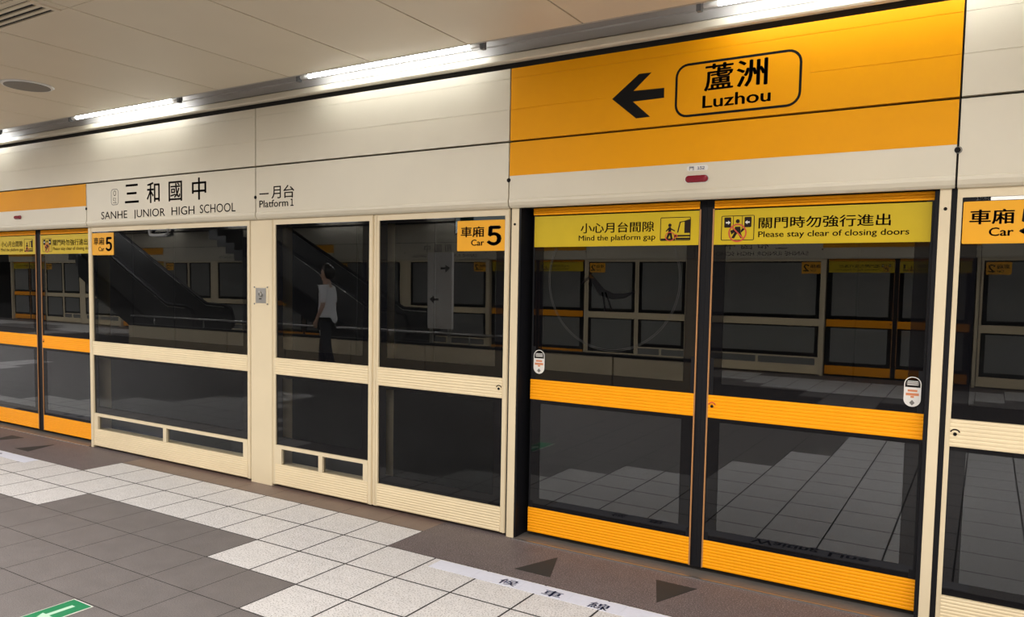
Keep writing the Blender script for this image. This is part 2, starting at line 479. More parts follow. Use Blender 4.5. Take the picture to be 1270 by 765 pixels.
def fixed_panel(x0, x1, label, vents=None, group=None, sign=None, digit='5', eye=None, stile=0.035, grip=False, glassm=None, kick_top=0.178, left_stile=None):
    t = thing('fixed_screen_panel', label, 'screen panel', ((x0 + x1) / 2, 0.05, 0), group)
    ls = stile if left_stile is None else left_stile
    gx0, gx1 = x0 + ls, x1 - stile
    mb = MB()
    mb.box(x0, gx0, 0.0, 0.165, 0.02, 2.034); mb.box(gx1, x1, 0.0, 0.165, 0.02, 2.034)
    mb.box(gx0, gx1, 0.0, 0.14, 1.985, 2.034)
    # shallow raised beads along the stiles
    for a in (x0, x1): mb.box(a + (0.004 if a == x0 else -0.012), a + (0.012 if a == x0 else -0.004), -0.004, 0.0, 0.02, 2.034)
    mb.box(gx0, gx1, 0.05, 0.12, 0.02, kick_top - 0.01); mb.box(gx0, gx1, 0.03, 0.09, 0.87, 0.98)
    build('frame', mb, cream, t)
    mb = MB(); ribbed(mb, gx0, gx1, -0.004, 0.03, 0.862, 0.988, 7); build('mid_rail', mb, cream_rib, t)
    mb = MB(); ribbed(mb, gx0, gx1, -0.004, 0.05, 0.022, kick_top, 9); build('kick_plate', mb, cream_rib, t)
    up = pane('upper_pane', gx0, gx1, 0.988, 1.985, 0.012, t, glassm=glassm or fixed_glass)
    lo = 0.324 if vents else kick_top
    pane('lower_pane', gx0, gx1, lo, 0.862, 0.012, t, glassm=glassm or low_glass)
    if vents:
        mb = MB()
        mb.box(gx0, gx1, -0.004, 0.03, 0.298, 0.324); build('lower_bar', mb, cream, t)
        for m in vents:
            mb = MB(); mb.box(m[0], m[1], -0.002, 0.03, 0.178, 0.298); build('mullion', mb, cream, t)
        e = [gx0] + [q for m in vents for q in m] + [gx1]
        for k in range(0, len(e), 2):
            if e[k + 1] - e[k] > 0.12: pane('vent_pane', e[k], e[k + 1], 0.178, 0.298, 0.016, t, border=0, glassm=glassm or low_glass)
    if sign: car_sign(up, *sign, 0.0108 - 0.004, digit)
    if eye:
        eye_mark(t, eye, 0.927, -0.004)
    return t, up

def post(x0, x1, label, name='screen_post', screw=None, lining=None, group=None, seal=None, depth=0.16):
    t = thing(name, label, 'post', ((x0 + x1) / 2, 0.05, 0), group)
    mb = MB(); mb.box(x0, x1, 0.0, depth, 0.0, 2.034); build('cover', mb, cream, t, bevel=0.002)
    if lining:
        mb = MB(); mb.box(lining[0], lining[1], 0.004, 0.16, 0.002, 2.034); build('side_lining', mb, dark_metal, t, label='black side face of the post')
    if seal:
        mb = MB()
        for a, b in seal: mb.box(a, b, 0.010, 0.15, 0.004, 2.034)  # seals, plus black boxes standing in for the shade in open gaps
        build('seal_gap_strip', mb, rubber, t)
    if screw:
        mb = MB(); mb.cyl((screw[0], 0.0, screw[1]), (screw[0], -0.003, screw[1]), 0.0075, 16); build('screw', mb, ink, t)
    return t

def picto_gap(parent, x0, x1, z0, z1, y):
    w = x1 - x0; h = z1 - z0
    X = lambda a: x0 + a * w
    Z = lambda b: z0 + b * h
    mb = MB()
    frame_outline(mb, x0, x1, z0, z1, 0.008, 0.0035, y, 0.0012)
    mb.ring((X(.32), Z(.66)), 0, w * .055, y, .0012, n=16)
    for poly in ([(.28, .58), (.36, .58), (.37, .36), (.27, .36)], [(.27, .38), (.37, .38), (.27, .10), (.20, .10)], [(.30, .38), (.38, .36), (.42, .10), (.35, .10)],
                 [(.34, .55), (.50, .43), (.48, .39), (.34, .49)], [(.28, .56), (.18, .42), (.21, .39), (.30, .50)],
                 [(.03, .03), (.50, .03), (.50, .10), (.03, .10)], [(.52, .04), (.98, .04), (.98, .12), (.52, .12)], [(.48, .17), (.98, .17), (.98, .24), (.48, .24)],
                 [(.80, .32), (.98, .32), (.98, .90), (.80, .84)], [(.56, .34), (.60, .34), (.68, .80), (.64, .80)], [(.64, .76), (.82, .80), (.82, .84), (.64, .80)]):
        mb.slab([(X(a), Z(b)) for a, b in poly], y, .0010)
    p = build('pictogram', mb, ink_brown, parent, label='boxed pictogram of a person stepping over the gap to a train')
    mb = MB(); mb.ring((X(.33), Z(.18)), w * .135, w * .165, y - .0012, .0006, n=28, sz=0.9); mb.ring((X(.52), Z(.2)), w * .03, w * .06, y - .0012, .0006, n=16)
    build('warning_ring', mb, red_ink, p)
def picto_doors(parent, x0, x1, z0, z1, y):
    w = x1 - x0; h = z1 - z0
    X = lambda a: x0 + a * w
    Z = lambda b: z0 + b * h
    mb = MB()
    frame_outline(mb, x0, x1, z0, z1, 0.008, 0.0035, y, 0.0012)
    for a in (.365, .635): mb.slab([(X(a - .008), Z(.4)), (X(a + .008), Z(.4)), (X(a + .008), Z(.97)), (X(a - .008), Z(.97))], y, .001)
    mb.slab(rrect(X(.09), X(.30), Z(.52), Z(.93), .005, 3), y, .001); mb.slab(rrect(X(.70), X(.91), Z(.52), Z(.93), .005, 3), y, .001)
    mb.ring((X(.50), Z(.77)), 0, w * .06, y, .0012, n=16)
    for poly in ([(.42, .55), (.58, .55), (.60, .28), (.40, .28)], [(.28, .40), (.32, .24), (.42, .34), (.42, .44)], [(.72, .44), (.60, .30), (.60, .40), (.68, .50)], [(.40, .30), (.50, .30), (.40, .08), (.32, .10)], [(.50, .30), (.60, .30), (.66, .12), (.60, .08)]):
        mb.slab([(X(a), Z(b)) for a, b in poly], y, .001)
    p = build('pictogram', mb, ink_brown, parent, label='boxed pictogram of a person caught between closing doors')
    for sx in (1, -1):
        mb = MB()
        a = lambda q: .5 + sx * (q - .5)
        mb.slab([(X(a(.14)), Z(.69)), (X(a(.21)), Z(.69)), (X(a(.21)), Z(.64)), (X(a(.28)), Z(.72)), (X(a(.21)), Z(.80)), (X(a(.21)), Z(.75)), (X(a(.14)), Z(.75))], y - .0010, .0006)
        build('white_arrow', mb, sticker_white, p)
    mb = MB(); c = (X(.5), Z(.30)); r = w * .235
    mb.ring(c, r, r * 1.18, y - .0012, .0006, n=32)
    mb.slab([(c[0] - r * .72, c[1] + r * .66), (c[0] - r * .60, c[1] + r * .78), (c[0] + r * .76, c[1] - r * .60), (c[0] + r * .64, c[1] - r * .72)], y - .0012, .0006)
    build('warning_ring', mb, red_ink, p)

def capsule_sticker(parent, x0, x1, z0, z1, y):
    w = x1 - x0; r = w / 2; zs = z0 + (z1 - z0) * 0.645
    mb = MB(); frame_outline(mb, x0, x1, z0, z1, r * 0.98, 0.004, y, 0.0012)
    A = [p for p in rrect(x0 + .003, x1 - .003, z0 + .003, z1, r * .95, 8) if p[1] < zs - 0.03]
    pts = sorted([p for p in A], key=lambda p: 0)
    low = [(x0 + .003, zs)] + [(x0 + r + (r - .003) * math.cos(t), z0 + r + (r - .003) * math.sin(t)) for t in [PI + PI * i / 14 for i in range(15)]] + [(x1 - .003, zs)]
    mb.slab(low, y, 0.0010)
    s = build('warning_sticker', mb, sticker_white, parent, label='small rounded pinch warning sticker, dark above and white below')
    mb = MB()
    for a, b, c, d in ((.22, .78, .50, .57), (.12, .88, .37, .455), (.40, .60, .30, .36)):
        mb.slab([(x0 + a * w, z0 + c * (z1 - z0)), (x0 + b * w, z0 + c * (z1 - z0)), (x0 + b * w, z0 + d * (z1 - z0)), (x0 + a * w, z0 + d * (z1 - z0))], y - .0010, .0006)
    build('orange_print', mb, sticker_red, s)
    mb = MB(); zc = z0 + .13 * (z1 - z0)
    mb.slab([(x0 + .5 * w, zc - .012), (x0 + .66 * w, zc), (x0 + .5 * w, zc + .014), (x0 + .34 * w, zc)], y - .0010, .0006)
    build('dark_print', mb, ink_grey, s); mb = MB()
    mb.slab(rrect(x0 + .14 * w, x1 - .14 * w, zs + .008, z1 - .022, .006, 3), y, .0008)
    build('dark_print', mb, ink_grey, s)
    mb = MB()
    for k in range(3):
        zz = zs + .012 + k * .008
        mb.slab([(x0 + .2 * w, zz), (x1 - .2 * w, zz), (x1 - .2 * w, zz + .003), (x0 + .2 * w, zz + .003)], y - .0010, .0004)
    build('pale_lines', mb, sticker_white, s)

YD = 0.081
def door_leaf(x0, x1, which, label, group=None, sticker=True, glassm=None, decal=False, seal=None):
    t = thing('sliding_door_leaf', label, 'platform door', ((x0 + x1) / 2, YD + .02, 0.03), group)
    left = which == 'left'
    st = 0.030
    mb = MB()
    mb.box(x0, x0 + st, YD + .002, YD + .045, 0.034, 2.030); mb.box(x1 - st, x1, YD + .002, YD + .045, 0.034, 2.030)
    mb.box(x0 + st, x1 - st, YD + .012, YD + .045, 1.985, 2.030); mb.box(x0 + st, x1 - st, YD + .014, YD + .045, 0.87, 0.984); mb.box(x0 + st, x1 - st, YD + .014, YD + .045, 0.034, 0.19)
    build('frame', mb, dark_metal, t)
    e = (x1 - .0075, x1) if left else (x0, x0 + .0075)
    mb = MB(); mb.box(e[0], e[1], YD - .004, YD + .002, 0.034, 1.985); build('edge_trim', mb, orange_dark, t, label='thin copper-orange closing edge')
    a, b = (x0, x1 - .008) if left else (x0 + .008, x1)
    mb = MB(); ribbed(mb, a, b, YD - .004, YD + .012, 1.987, 2.030, 3); build('top_rail', mb, orange, t)
    mb = MB(); ribbed(mb, a, b, YD - .004, YD + .014, 0.864, 0.989, 7); mr = build('mid_rail', mb, orange, t)
    mb = MB(); ribbed(mb, a, b, YD - .004, YD + .014, 0.036, 0.190, 9); build('kick_plate', mb, orange, t)
    up = pane('upper_pane', x0 + .012, x1 - .012, 0.989, 1.978, YD + .0035 - .002, t, border=0.062, glassm=glassm)
    pane('lower_pane', x0 + .012, x1 - .012, 0.190, 0.864, YD + .0035 - .002, t, border=0.062, glassm=glassm)
    # banner across the top of the pane
    yb = YD - .0042
    mb = MB(); mb.box(x0 + .009, x1 - .009, yb, yb + .0035, 1.795, 1.979); bn = build('warning_banner', mb, yellow_film, t, label='yellow warning banner across the top of the leaf')
    yl = yb - .0006
    xr, wr = (0.235, 1.04) if left else (1.34, 1.038)
    k = (x1 - x0) / wr
    class _O:                      # places a measure of the near leaf on this leaf
        def __radd__(s_, v): return x0 + (v - xr) * k
    o = _O()
    if left:
        lettering('chinese_lettering', [('小心月台間隙', .555 + o, 1.012 + o, 1.872, 1.930, .016)], yl, ink_brown, bn)
        lettering('english_lettering', [('Mind the platform gap', .544 + o, 1.020 + o, 1.829, 1.859, .015)], yl, ink_brown, bn)
        picto_gap(bn, 1.047 + o, 1.220 + o, 1.820, 1.948, yl + .0005)
    else:
        picto_doors(bn, 1.387 + o, 1.560 + o, 1.816, 1.946, yl + .0005)
        lettering('chinese_lettering', [('關門時勿強行進出', 1.581 + o, 2.199 + o, 1.875, 1.932, .016)], yl, ink_brown, bn)
        lettering('english_lettering', [('Please stay clear of closing doors', 1.581 + o, 2.280 + o, 1.831, 1.860, .015)], yl, ink_brown, bn)
    if sticker:
        if left: capsule_sticker(up, .256 + o, .332 + o, 1.025, 1.171, YD - .0032)
        else: capsule_sticker(up, 2.290 + o, 2.363 + o, 1.018, 1.161, YD - .0032)
    if not left:
        mr['orangey'] = 1; eye_mark(mr, x0 + .03, 0.934, YD - .004); del mr['orangey']
    if decal:
        c = (x0 + .527, 1.603); rr = .412
        mb = MB(); aa = math.asin((1.79 - c[1]) / rr)
        mb.ring(c, rr - .0008, rr + .0004, YD - .0030, .0006, PI - aa, 2 * PI + aa, 90); mb.ring(c, rr - .0092, rr - .0080, YD - .0030, .0006, PI - aa, 2 * PI + aa, 90)
        dc = build('circle_decal', mb, decal_m, up, label='thin double circle line on the glass')
        mb = MB()
        ctr = [(.565, 1.575), (.60, 1.605), (.625, 1.625), (.650, 1.590), (.700, 1.530), (.770, 1.507), (.840, 1.512), (.905, 1.535)]
        wd = [.004, .006, .010, .016, .022, .018, .014, .004]
        pts_a = []; pts_b = []
        for i, (px, pz) in enumerate(ctr):
            q0 = Vector(ctr[max(i - 1, 0)]); q1 = Vector(ctr[min(i + 1, len(ctr) - 1)]); d = (q1 - q0).normalized(); n = Vector((-d.y, d.x)) * wd[i]
            pts_a.append((px + n.x + o, pz + n.y)); pts_b.append((px - n.x + o, pz - n.y))
        for i in range(len(ctr) - 1):
            mb.slab([pts_a[i], pts_b[i], pts_b[i + 1], pts_a[i + 1]], YD - .0030, .0006)
        mb.slab([(.700 + o, 1.53), (.71 + o, 1.53), (.725 + o, 1.42), (.720 + o, 1.42)], YD - .003, .0006); mb.slab([(.72 + o, 1.53), (.73 + o, 1.53), (.765 + o, 1.43), (.76 + o, 1.43)], YD - .003, .0006)
        build('dark_sprig', mb, frit, dc)
    if seal:
        mb = MB(); mb.box(seal[0], seal[1], YD + .006, YD + .04, 0.03, 2.030); build('seal_gap_strip', mb, rubber, t)
    return t

def lower_fascia(x0, x1, label, group=None, band=False, lock=True):
    g = 0.0045
    t = thing('lower_fascia_panel', label, 'fascia panel', ((x0 + x1) / 2, -.02, 2.02), group)
    prof = [(-.002, 2.4122), (-.0387, 2.4122), (-.0387, 2.078), (-.0435, 2.073), (-.0440, 2.058), (-.037, 2.038), (-.024, 2.027), (-.002, 2.026)]
    mb = MB(); mb.prism(prof, x0 + g, x1 - g)
    build('panel', mb, cream_fas, t)
    if band:
        mb = MB(); mb.box(x0 + g, x1 - g, -.0397, -.0387, 2.2150, 2.4120); build('orange_band', mb, orange_film, t, label='orange band along the top of the panel')
    if lock:
        mb = MB(); mb.cyl((x1 - .001, -.0388, 2.190), (x1 - .001, -.0425, 2.190), .0125, 20); build('panel_lock', mb, ink, t)
    return t
def upper_fascia(x0, x1, label, name='upper_fascia_panel', mat=None, cat='fascia panel', group=None, x_gap=0.0045):
    t = thing(name, label, cat, ((x0 + x1) / 2, -.02, 2.422), group)
    zs = [2.4245, 2.606, 2.607, 2.788, 2.789, 2.848]
    prof = [(-.002, 2.4245)]
    y = -.0387; d = .0018
    prof += [(y, 2.4245), (y, 2.6045), (y + d, 2.6055), (y + d, 2.6075), (y, 2.6085), (y, 2.7865), (y + d, 2.7875), (y + d, 2.7895), (y, 2.7905), (y, 2.847), (-.002, 2.847)]
    mb = MB(); mb.prism(prof, x0 + x_gap, x1 - x_gap)
    build('panel', mb, mat or cream_fas, t)
    return t

# ------------------------------------------------------------------ near edge: doors first
J = [-4.378, -2.119, 0.126, 2.465]
door_leaf(0.235, 1.275, 'left', 'orange-railed glass door leaf left of the near black seal, banner reads Mind the platform gap', decal=True, seal=(1.275, 1.307))
dR = door_leaf(1.340, 2.378, 'right', 'orange-railed glass door leaf beside the right post, banner reads Please stay clear of closing doors', seal=(1.308, 1.340))
mb = MB(); mb.box(2.058, 2.068, .0935, .0965, 1.05, 1.79); build('glazing_joint', mb, rubber, [c for c in dR.children if c.name.startswith('upper_pane')][0])
door_leaf(-6.465, -5.492, 'left', 'distant orange-railed glass door leaf cut by the left edge of the photo', seal=(-5.492, -5.449))
door_leaf(-5.405, -4.398, 'right', 'distant orange-railed glass door leaf left of the first Car 5 sign', seal=(-5.448, -5.405))

# ------------------------------------------------------------------ near edge: fixed panels and posts
tA, upA = fixed_panel(-4.390, -2.226, 'widest cream framed glass panel below the school station name, grey pull handle at its top',
    vents=[(-4.372, -4.312), (-3.337, -3.293), (-2.315, -2.262)], sign=(-4.374, -4.036, 1.774, 1.972), stile=0.036, left_stile=0.018)
mb = MB()
hp = [(-3.478, -.012, 1.984), (-3.478, -.012, 1.962), (-3.468, -.014, 1.942), (-3.440, -.014, 1.934), (-3.262, -.014, 1.934), (-3.234, -.014, 1.942), (-3.224, -.012, 1.962), (-3.224, -.012, 1.984)]
mb.tube(hp, 0.013, 12)
build('pull_handle', mb, grey_plastic, tA, label='grey U-shaped pull handle at the top of the pane')
fixed_panel(-10.10, -7.99, 'wide cream framed glass panel furthest out at the left', vents=[(-9.05, -9.01)], stile=0.033)
post(-7.986, -7.754, 'wide cream post further out at the left', name='wide_post')
tB, upB = fixed_panel(-1.984, -0.982, 'narrow cream framed glass panel with two vent windows right of the key switch post',
    vents=[(-1.948, -1.882), (-1.495, -1.455), (-1.062, -1.017)], stile=0.036)
tC, upC = fixed_panel(-0.962, 0.113, 'cream framed two-pane glass panel with a Car 5 sign left of the near doors',
    sign=(-0.281, 0.056 + .02, 1.772, 1.962), eye=0.057, stile=0.033)
tE, upE = fixed_panel(2.472, 3.560, 'cream framed glass panel at the right edge of the photo with a black 152R plate', sign=(2.497, 2.835, 1.779, 1.966), eye=2.512, stile=0.020, kick_top=0.168, glassm=fixed_glass)
mb = MB(); mb.slab(rrect(2.494, 2.600, 1.967, 1.990, .008, 4), .0100, .003); pl = build('number_plate', mb, rubber, upE, label='small black number plate')
lettering('lettering', [('152R', 2.545, 2.592, 1.972, 1.986, .01)], .0064, white_plastic, pl)
mb = MB(); mb.box(2.60, 3.535, .004, .010, 1.968, 1.984); build('reflection_strip', mb, steel, upE)  # steel strip added in place of a bright reflection along the pane top
fixed_panel(-7.75, -6.62, 'cream framed glass panel beyond the far left doors, out at the left', stile=0.033)

for up_, xj in ((upA, -3.20), (upA, -3.78), (upB, -1.15), (upC, -0.47)):
    mb = MB(); mb.box(xj - .005, xj + .005, .0205, .0235, 1.03, 1.95); build('glazing_joint', mb, rubber, up_)
post(-2.222, -1.988, 'wide cream post cover carrying the key switch plate between two glass panels', name='wide_post')
post(0.126, 0.178, 'slim cream post left of the near doors with black side face', screw=(0.150, 1.930), lining=(0.178, 0.190), seal=[(0.1145, 0.1255)])
post(2.402, 2.448, 'slim cream post right of the near doors', screw=(2.427, 1.937), seal=[(2.383, 2.402), (2.4485, 2.4705)])
post(-4.428, -4.394, 'slim post at the right side of the distant doors', depth=0.065)
post(-6.600, -6.550, 'slim post at the left side of the distant doors', lining=(-6.550, -6.538), seal=[(-6.619, -6.601)])
mb = MB(); mb.box(-0.982, -0.962, 0.006, 0.13, 0.02, 2.034)
tag(build('expansion_strip', mb, cream, None, base=(-0.972, 0.05, 0.02)), 'thin cream joint strip between the narrow panel and the Car 5 panel', 'strip')

# ------------------------------------------------------------------ near edge: fascia
lower_fascia(-10.2, J[0], 'lower fascia panel above the distant doors with orange band', band=True)
f = lower_fascia(J[0], J[1], 'cream lower fascia panel with the black school station name')
y = -.0393
lettering('chinese_lettering', [('三', -3.786, -3.585, 2.215, 2.372, .012), ('和', -3.473, -3.295, 2.203, 2.374, .014), ('國', -3.176, -2.998, 2.205, 2.364, .014), ('中', -2.873, -2.694, 2.203, 2.376, .014)], y, ink_brown, f)
for wd, xa, xb, za, zb in (('SANHE', -4.147, -3.755, 2.088, 2.152), ('JUNIOR', -3.665, -3.225, 2.089, 2.153), ('HIGH', -3.140, -2.842, 2.091, 2.156), ('SCHOOL', -2.775, -2.347, 2.094, 2.160)):
    lettering('english_lettering', [(wd, xa, xb, za, zb, .004)], y, ink_brown, f)
mb = MB(); frame_outline(mb, -3.992, -3.882, 2.205, 2.345, .03, .006, -.0387, .0008)
bd = build('station_code_badge', mb, ink_grey, f, label='rounded outline badge with the station code')
lettering('lettering', [('O', -3.958, -3.915, 2.285, 2.330, -.004), ('51', -3.962, -3.912, 2.222, 2.268, -.002)], y, ink_brown, bd)
f = lower_fascia(J[1], J[2], 'cream lower fascia panel reading Platform 1 at its left end')
lettering('chinese_lettering', [('一', -2.078, -1.975, 2.207, 2.217, .0), ('月', -1.945, -1.845, 2.172, 2.262, .012), ('台', -1.820, -1.705, 2.172, 2.264, .012)], y, ink_brown, f)
lettering('english_lettering', [('Platform', -2.078, -1.768, 2.112, 2.163, .016), ('1', -1.746, -1.712, 2.112, 2.163, .035)], y, ink_brown, f)
f = lower_fascia(J[2], J[3], 'cream lower fascia panel with orange band above the near doors, numbered 152', band=True)
mb = MB(); mb.slab(rrect(1.228, 1.342, 2.1735, 2.2010, .0125, 5), -.0387, .001)
nl = build('number_label', mb, sticker_white, f, label='tiny white number label')
lettering('lettering', [('門', 1.242, 1.266, 2.178, 2.1965, .01), ('152', 1.284, 1.324, 2.180, 2.195, .03)], -.0402, blue_ink, nl)
f = lower_fascia(J[3], 4.71, 'plain cream lower fascia panel at the right edge of the photo')
mb = MB(); mb.ring((2.4665, 2.190), .0125, .0155, -.0388, .003, n=24); build('lock_ring', mb, ink_grey, f)

upper_fascia(-10.2, J[1], 'long cream upper fascia panel above the school station name')
upper_fascia(J[1], J[2], 'cream upper fascia panel left of the orange direction sign, brightly lit from above')
d = upper_fascia(J[2], J[3], 'orange direction sign panel with black arrow pointing left and the word Luzhou', name='direction_sign', mat=orange_film, cat='sign')
mb = MB(); mb.box(.751, 1.826, -.0395, -.0387, 2.440, 2.760); sp = build('sign_plate', mb, orange_film, d)
yy = -.0395
mb = MB(); mb.slab([(.789, 2.596), (.934, 2.477), (1.015, 2.478), (.913, 2.569), (1.091, 2.570), (1.090, 2.622), (.915, 2.626), (1.016, 2.712), (.945, 2.713)], yy, .0008)
build('arrow', mb, ink, sp, label='black arrow pointing left')
mb = MB(); frame_outline(mb, 1.151, 1.790, 2.455, 2.732, .068, .0125, yy, .0008); build('border', mb, ink, sp, label='black rounded border around the name')
lettering('chinese_lettering', [('蘆', 1.306, 1.458, 2.578, 2.712, .019), ('洲', 1.472, 1.628, 2.578, 2.708, .021)], -.0401, ink, sp)
lettering('english_lettering', [('Luzhou', 1.300, 1.646, 2.494, 2.555, .020)], -.0401, ink, sp)
upper_fascia(J[3], 4.71, 'cream upper fascia panel right of the orange direction sign')

def indicator(x, z, label):
    t = thing('door_indicator_light', label, 'indicator light', (x, -.04, z))
    mb = MB(); mb.slab(rrect(x - .065, x + .065, z - .0215, z + .0215, .0213, 8), -.0387, .003); build('base_rim', mb, sticker_white, t)
    mb = MB()
    n = 14; rings = []
    for k in range(6):
        s = k / 5; sc = math.cos(s * PI / 2 * .92); dy = -.0417 - .020 * math.sin(s * PI / 2)
        rings.append([mb.bm.verts.new((x + (p[0] - x) * (sc if abs(p[0] - x) < 0 else (1 - (1 - sc) * .35)), dy, z + (p[1] - z) * sc)) for p in rrect(x - .061, x + .061, z - .019, z + .019, .0188, 8)])
    for A, B in zip(rings, rings[1:]):
        for i in range(len(A)): mb.bm.faces.new([A[i], A[(i + 1) % len(A)], B[(i + 1) % len(A)], B[i]])
    mb.bm.faces.new(rings[-1]); mb.bm.faces.new(rings[0][::-1])
    build('red_lens', mb, red_lens, t, smooth=True)
indicator(1.284, 2.132, 'dark red oval indicator light below the tiny 152 label over the near doors')
indicator(-5.57, 2.150, 'red oval indicator light over the distant doors at the left')

# key switch on the wide post
t = thing('key_switch', 'small square metal key switch plate on the wide cream post', 'switch', (-2.104, 0, 1.452))
mb = MB(); mb.box(-2.186, -2.022, -.0035, -.0002, 1.380, 1.525); build('back_plate', mb, cream, t, bevel=.001)
mb = MB(); mb.box(-2.160, -2.046, -.006, -.0035, 1.395, 1.510); pl = build('face_plate', mb, steel, t, label='pale metal face plate')
mb = MB(); mb.cyl((-2.108, -.006, 1.462), (-2.108, -.020, 1.462), .022, 24, r1=.018); build('lock_barrel', mb, steel, t)
mb = MB(); mb.box(-2.122, -2.094, -.0072, -.006, 1.424, 1.431); build('slot', mb, ink, t)
mb = MB(); mb.box(-2.111, -2.105, -.021, -.0195, 1.452, 1.472); build('keyhole', mb, ink, t)
for sx in (-2.176, -2.032):
    for sz in (1.389, 1.516):
        mb = MB(); mb.cyl((sx, -.0035, sz), (sx, -.006, sz), .006, 12); build('screw', mb, grey_plastic, t)

# thresholds under the doors
mb = MB(); mb.box(0.180, 2.40, -.012, .19, -.003, .006, 0); mb.box(0.180, 2.40, -.020, -.012, -.003, .008, 1)
struct(build('trim_3', mb, [threshold_m, steel]))
mb = MB(); mb.box(-6.54, -4.44, -.012, .19, -.003, .006, 0); mb.box(-6.54, -4.44, -.020, -.012, -.003, .008, 1)
struct(build('trim_6', mb, [threshold_m, steel]))

# ------------------------------------------------------------------ fluorescent tubes along the ceiling edge
def lamp(x0, label, group=None, yv=-.200):
    xe = x0 + 1.33; z = 2.955
    t = thing('fluorescent_lamp', label, 'lamp', ((x0 + xe) / 2, yv, 3.045), group)
    mb = MB(); mb.cyl((x0, yv, z), (xe, yv, z), .0135, 16); build('tube', mb, tube_m, t)
    for a, b in ((x0 - .075, x0), (xe, xe + .075)):
        mb = MB(); mb.cyl((a, yv, z), (b, yv, z), .0125, 16); build('end_cap', mb, white_plastic, t)
    for a in (x0 - .110, xe + .080):
        mb = MB(); mb.box(a, a + .026, yv - .016, yv + .016, z - .026, 3.044); mb.cyl((a + .013, yv + .022, z - .005), (a + .013, yv + .022, z + .02), .007, 10)
        build('lamp_holder', mb, grey_plastic, t, bevel=.003)
    return t
for x0, lab in ((-6.98, 'fluorescent tube just beyond the left edge of the photo'), (-4.22, 'lit fluorescent tube above the school station name'),
                (-1.39, 'lit fluorescent tube over the panel left of the orange sign'), (1.42, 'lit fluorescent tube over the right end of the orange direction sign'),
                (4.21, 'fluorescent tube beyond the right edge of the photo')):
    lamp(x0, lab)

# ceiling fittings
t = thing('ceiling_speaker', 'round grey flush loudspeaker in the ceiling', 'speaker', (-3.41, -1.01, 2.95))
mb = MB(); n = 40
mb.cyl((-3.41, -1.01, 2.9495), (-3.41, -1.01, 2.941), .172, n, r1=.160); build('rim', mb, white_plastic, t)
mb = MB(); mb.cyl((-3.41, -1.01, 2.9412), (-3.41, -1.01, 2.9385), .148, n); build('grille', mb, grey_plastic, t, label='grey perforated grille')
t = thing('slot_diffuser', 'three-slot air diffuser in the ceiling at the top left corner', 'air vent', (-2.3, -1.82, 2.95))
mb = MB(); mb.box(-3.0, -1.60, -1.905, -1.752, 2.9475, 2.9495); build('dark_backing', mb, ink, t)
for yb_ in (-1.758, -1.802, -1.848, -1.894):
    mb = MB(); mb.box(-3.0, -1.60, yb_ - .0105, yb_ + .0105 - (.004 if yb_ > -1.76 else 0), 2.940, 2.9475); build('slat', mb, ceil_m, t)
mb = MB(); mb.box(-1.60, -1.575, -1.905, -1.752, 2.940, 2.9495); build('end_bar', mb, ceil_m, t)
t = thing('grid_grille', 'square grid return grille beside the slot diffuser in the top left corner', 'air vent', (-2.3, -2.2, 2.95))
mb = MB(); mb.box(-3.0, -1.66, -2.50, -1.945, 2.9475, 2.9495); build('dark_backing', mb, ink_grey, t)
mb = MB()
for i in range(23): mb.box(-3.0, -1.66, -1.953 - i * .0246, -1.945 - i * .0246, 2.942, 2.9475)
for i in range(50): mb.box(-2.998 + i * .027, -2.991 + i * .027, -2.50, -1.945, 2.9422, 2.9475)
build('grid', mb, ceil_m, t)

# ------------------------------------------------------------------ floor markings
def tape(x0, x1, label, words):
    t = thing('waiting_line_tape', label, 'floor tape', ((x0 + x1) / 2, -.62, 0))
    n = int(round((x1 - x0) / .283)); w = (x1 - x0) / n
    mb = MB()
    for i in range(n): mb.box(x0 + i * w + .0006, x0 + (i + 1) * w - .0006, -.680, -.562, 0.0002, .0016)
    s = build('tape_strip', mb, tape_white, t)
    lettering('lettering', words, .0021, blue_ink, t, floor=True)
tape(.045, 2.60, 'white waiting line tape with blue characters on the floor before the near doors',
     [('候', .484, .590, -.664, -.592, .014), ('車', .748, .856, -.672, -.597, .014), ('線', 1.012, 1.118, -.676, -.602, .014), ('Waiting', 1.43, 1.82, -.665, -.585, .02), ('Line', 1.88, 2.10, -.655, -.585, .02)])
tape(-6.80, -4.245, 'white waiting line tape on the floor before the distant doors', [('候', -6.36, -6.26, -.664, -.592, .014), ('車', -6.09, -5.99, -.668, -.594, .014), ('線', -5.82, -5.72, -.67, -.596, .014), ('Waiting', -5.41, -5.02, -.665, -.585, .02), ('Line', -4.96, -4.74, -.655, -.585, .02)])

def tri(x, up, label):
    b, a = (-.440, -.148) if up else (-.150, -.436)
    mb = MB(); mb.flat([(x - .112, b), (x + .112, b), (x, a)], .0002, .0012)
    o = build('floor_arrow', mb, mark_dark, None, base=(x, -.3, 0)); tag(o, label, 'floor marking')
tri(.570, True, 'dark triangle on the brown floor under the left door leaf, pointing at the doors')
tri(1.281, False, 'dark floor triangle in front of the black door seal, pointing away from the doors')
tri(2.000, True, 'dark triangle on the floor below the right door leaf, cut off by the photo')
tri(-5.44, False, 'leftmost dark triangle on the floor by the distant doors')
tri(-4.78, True, 'small dark triangle on the brown floor before the distant right door leaf')

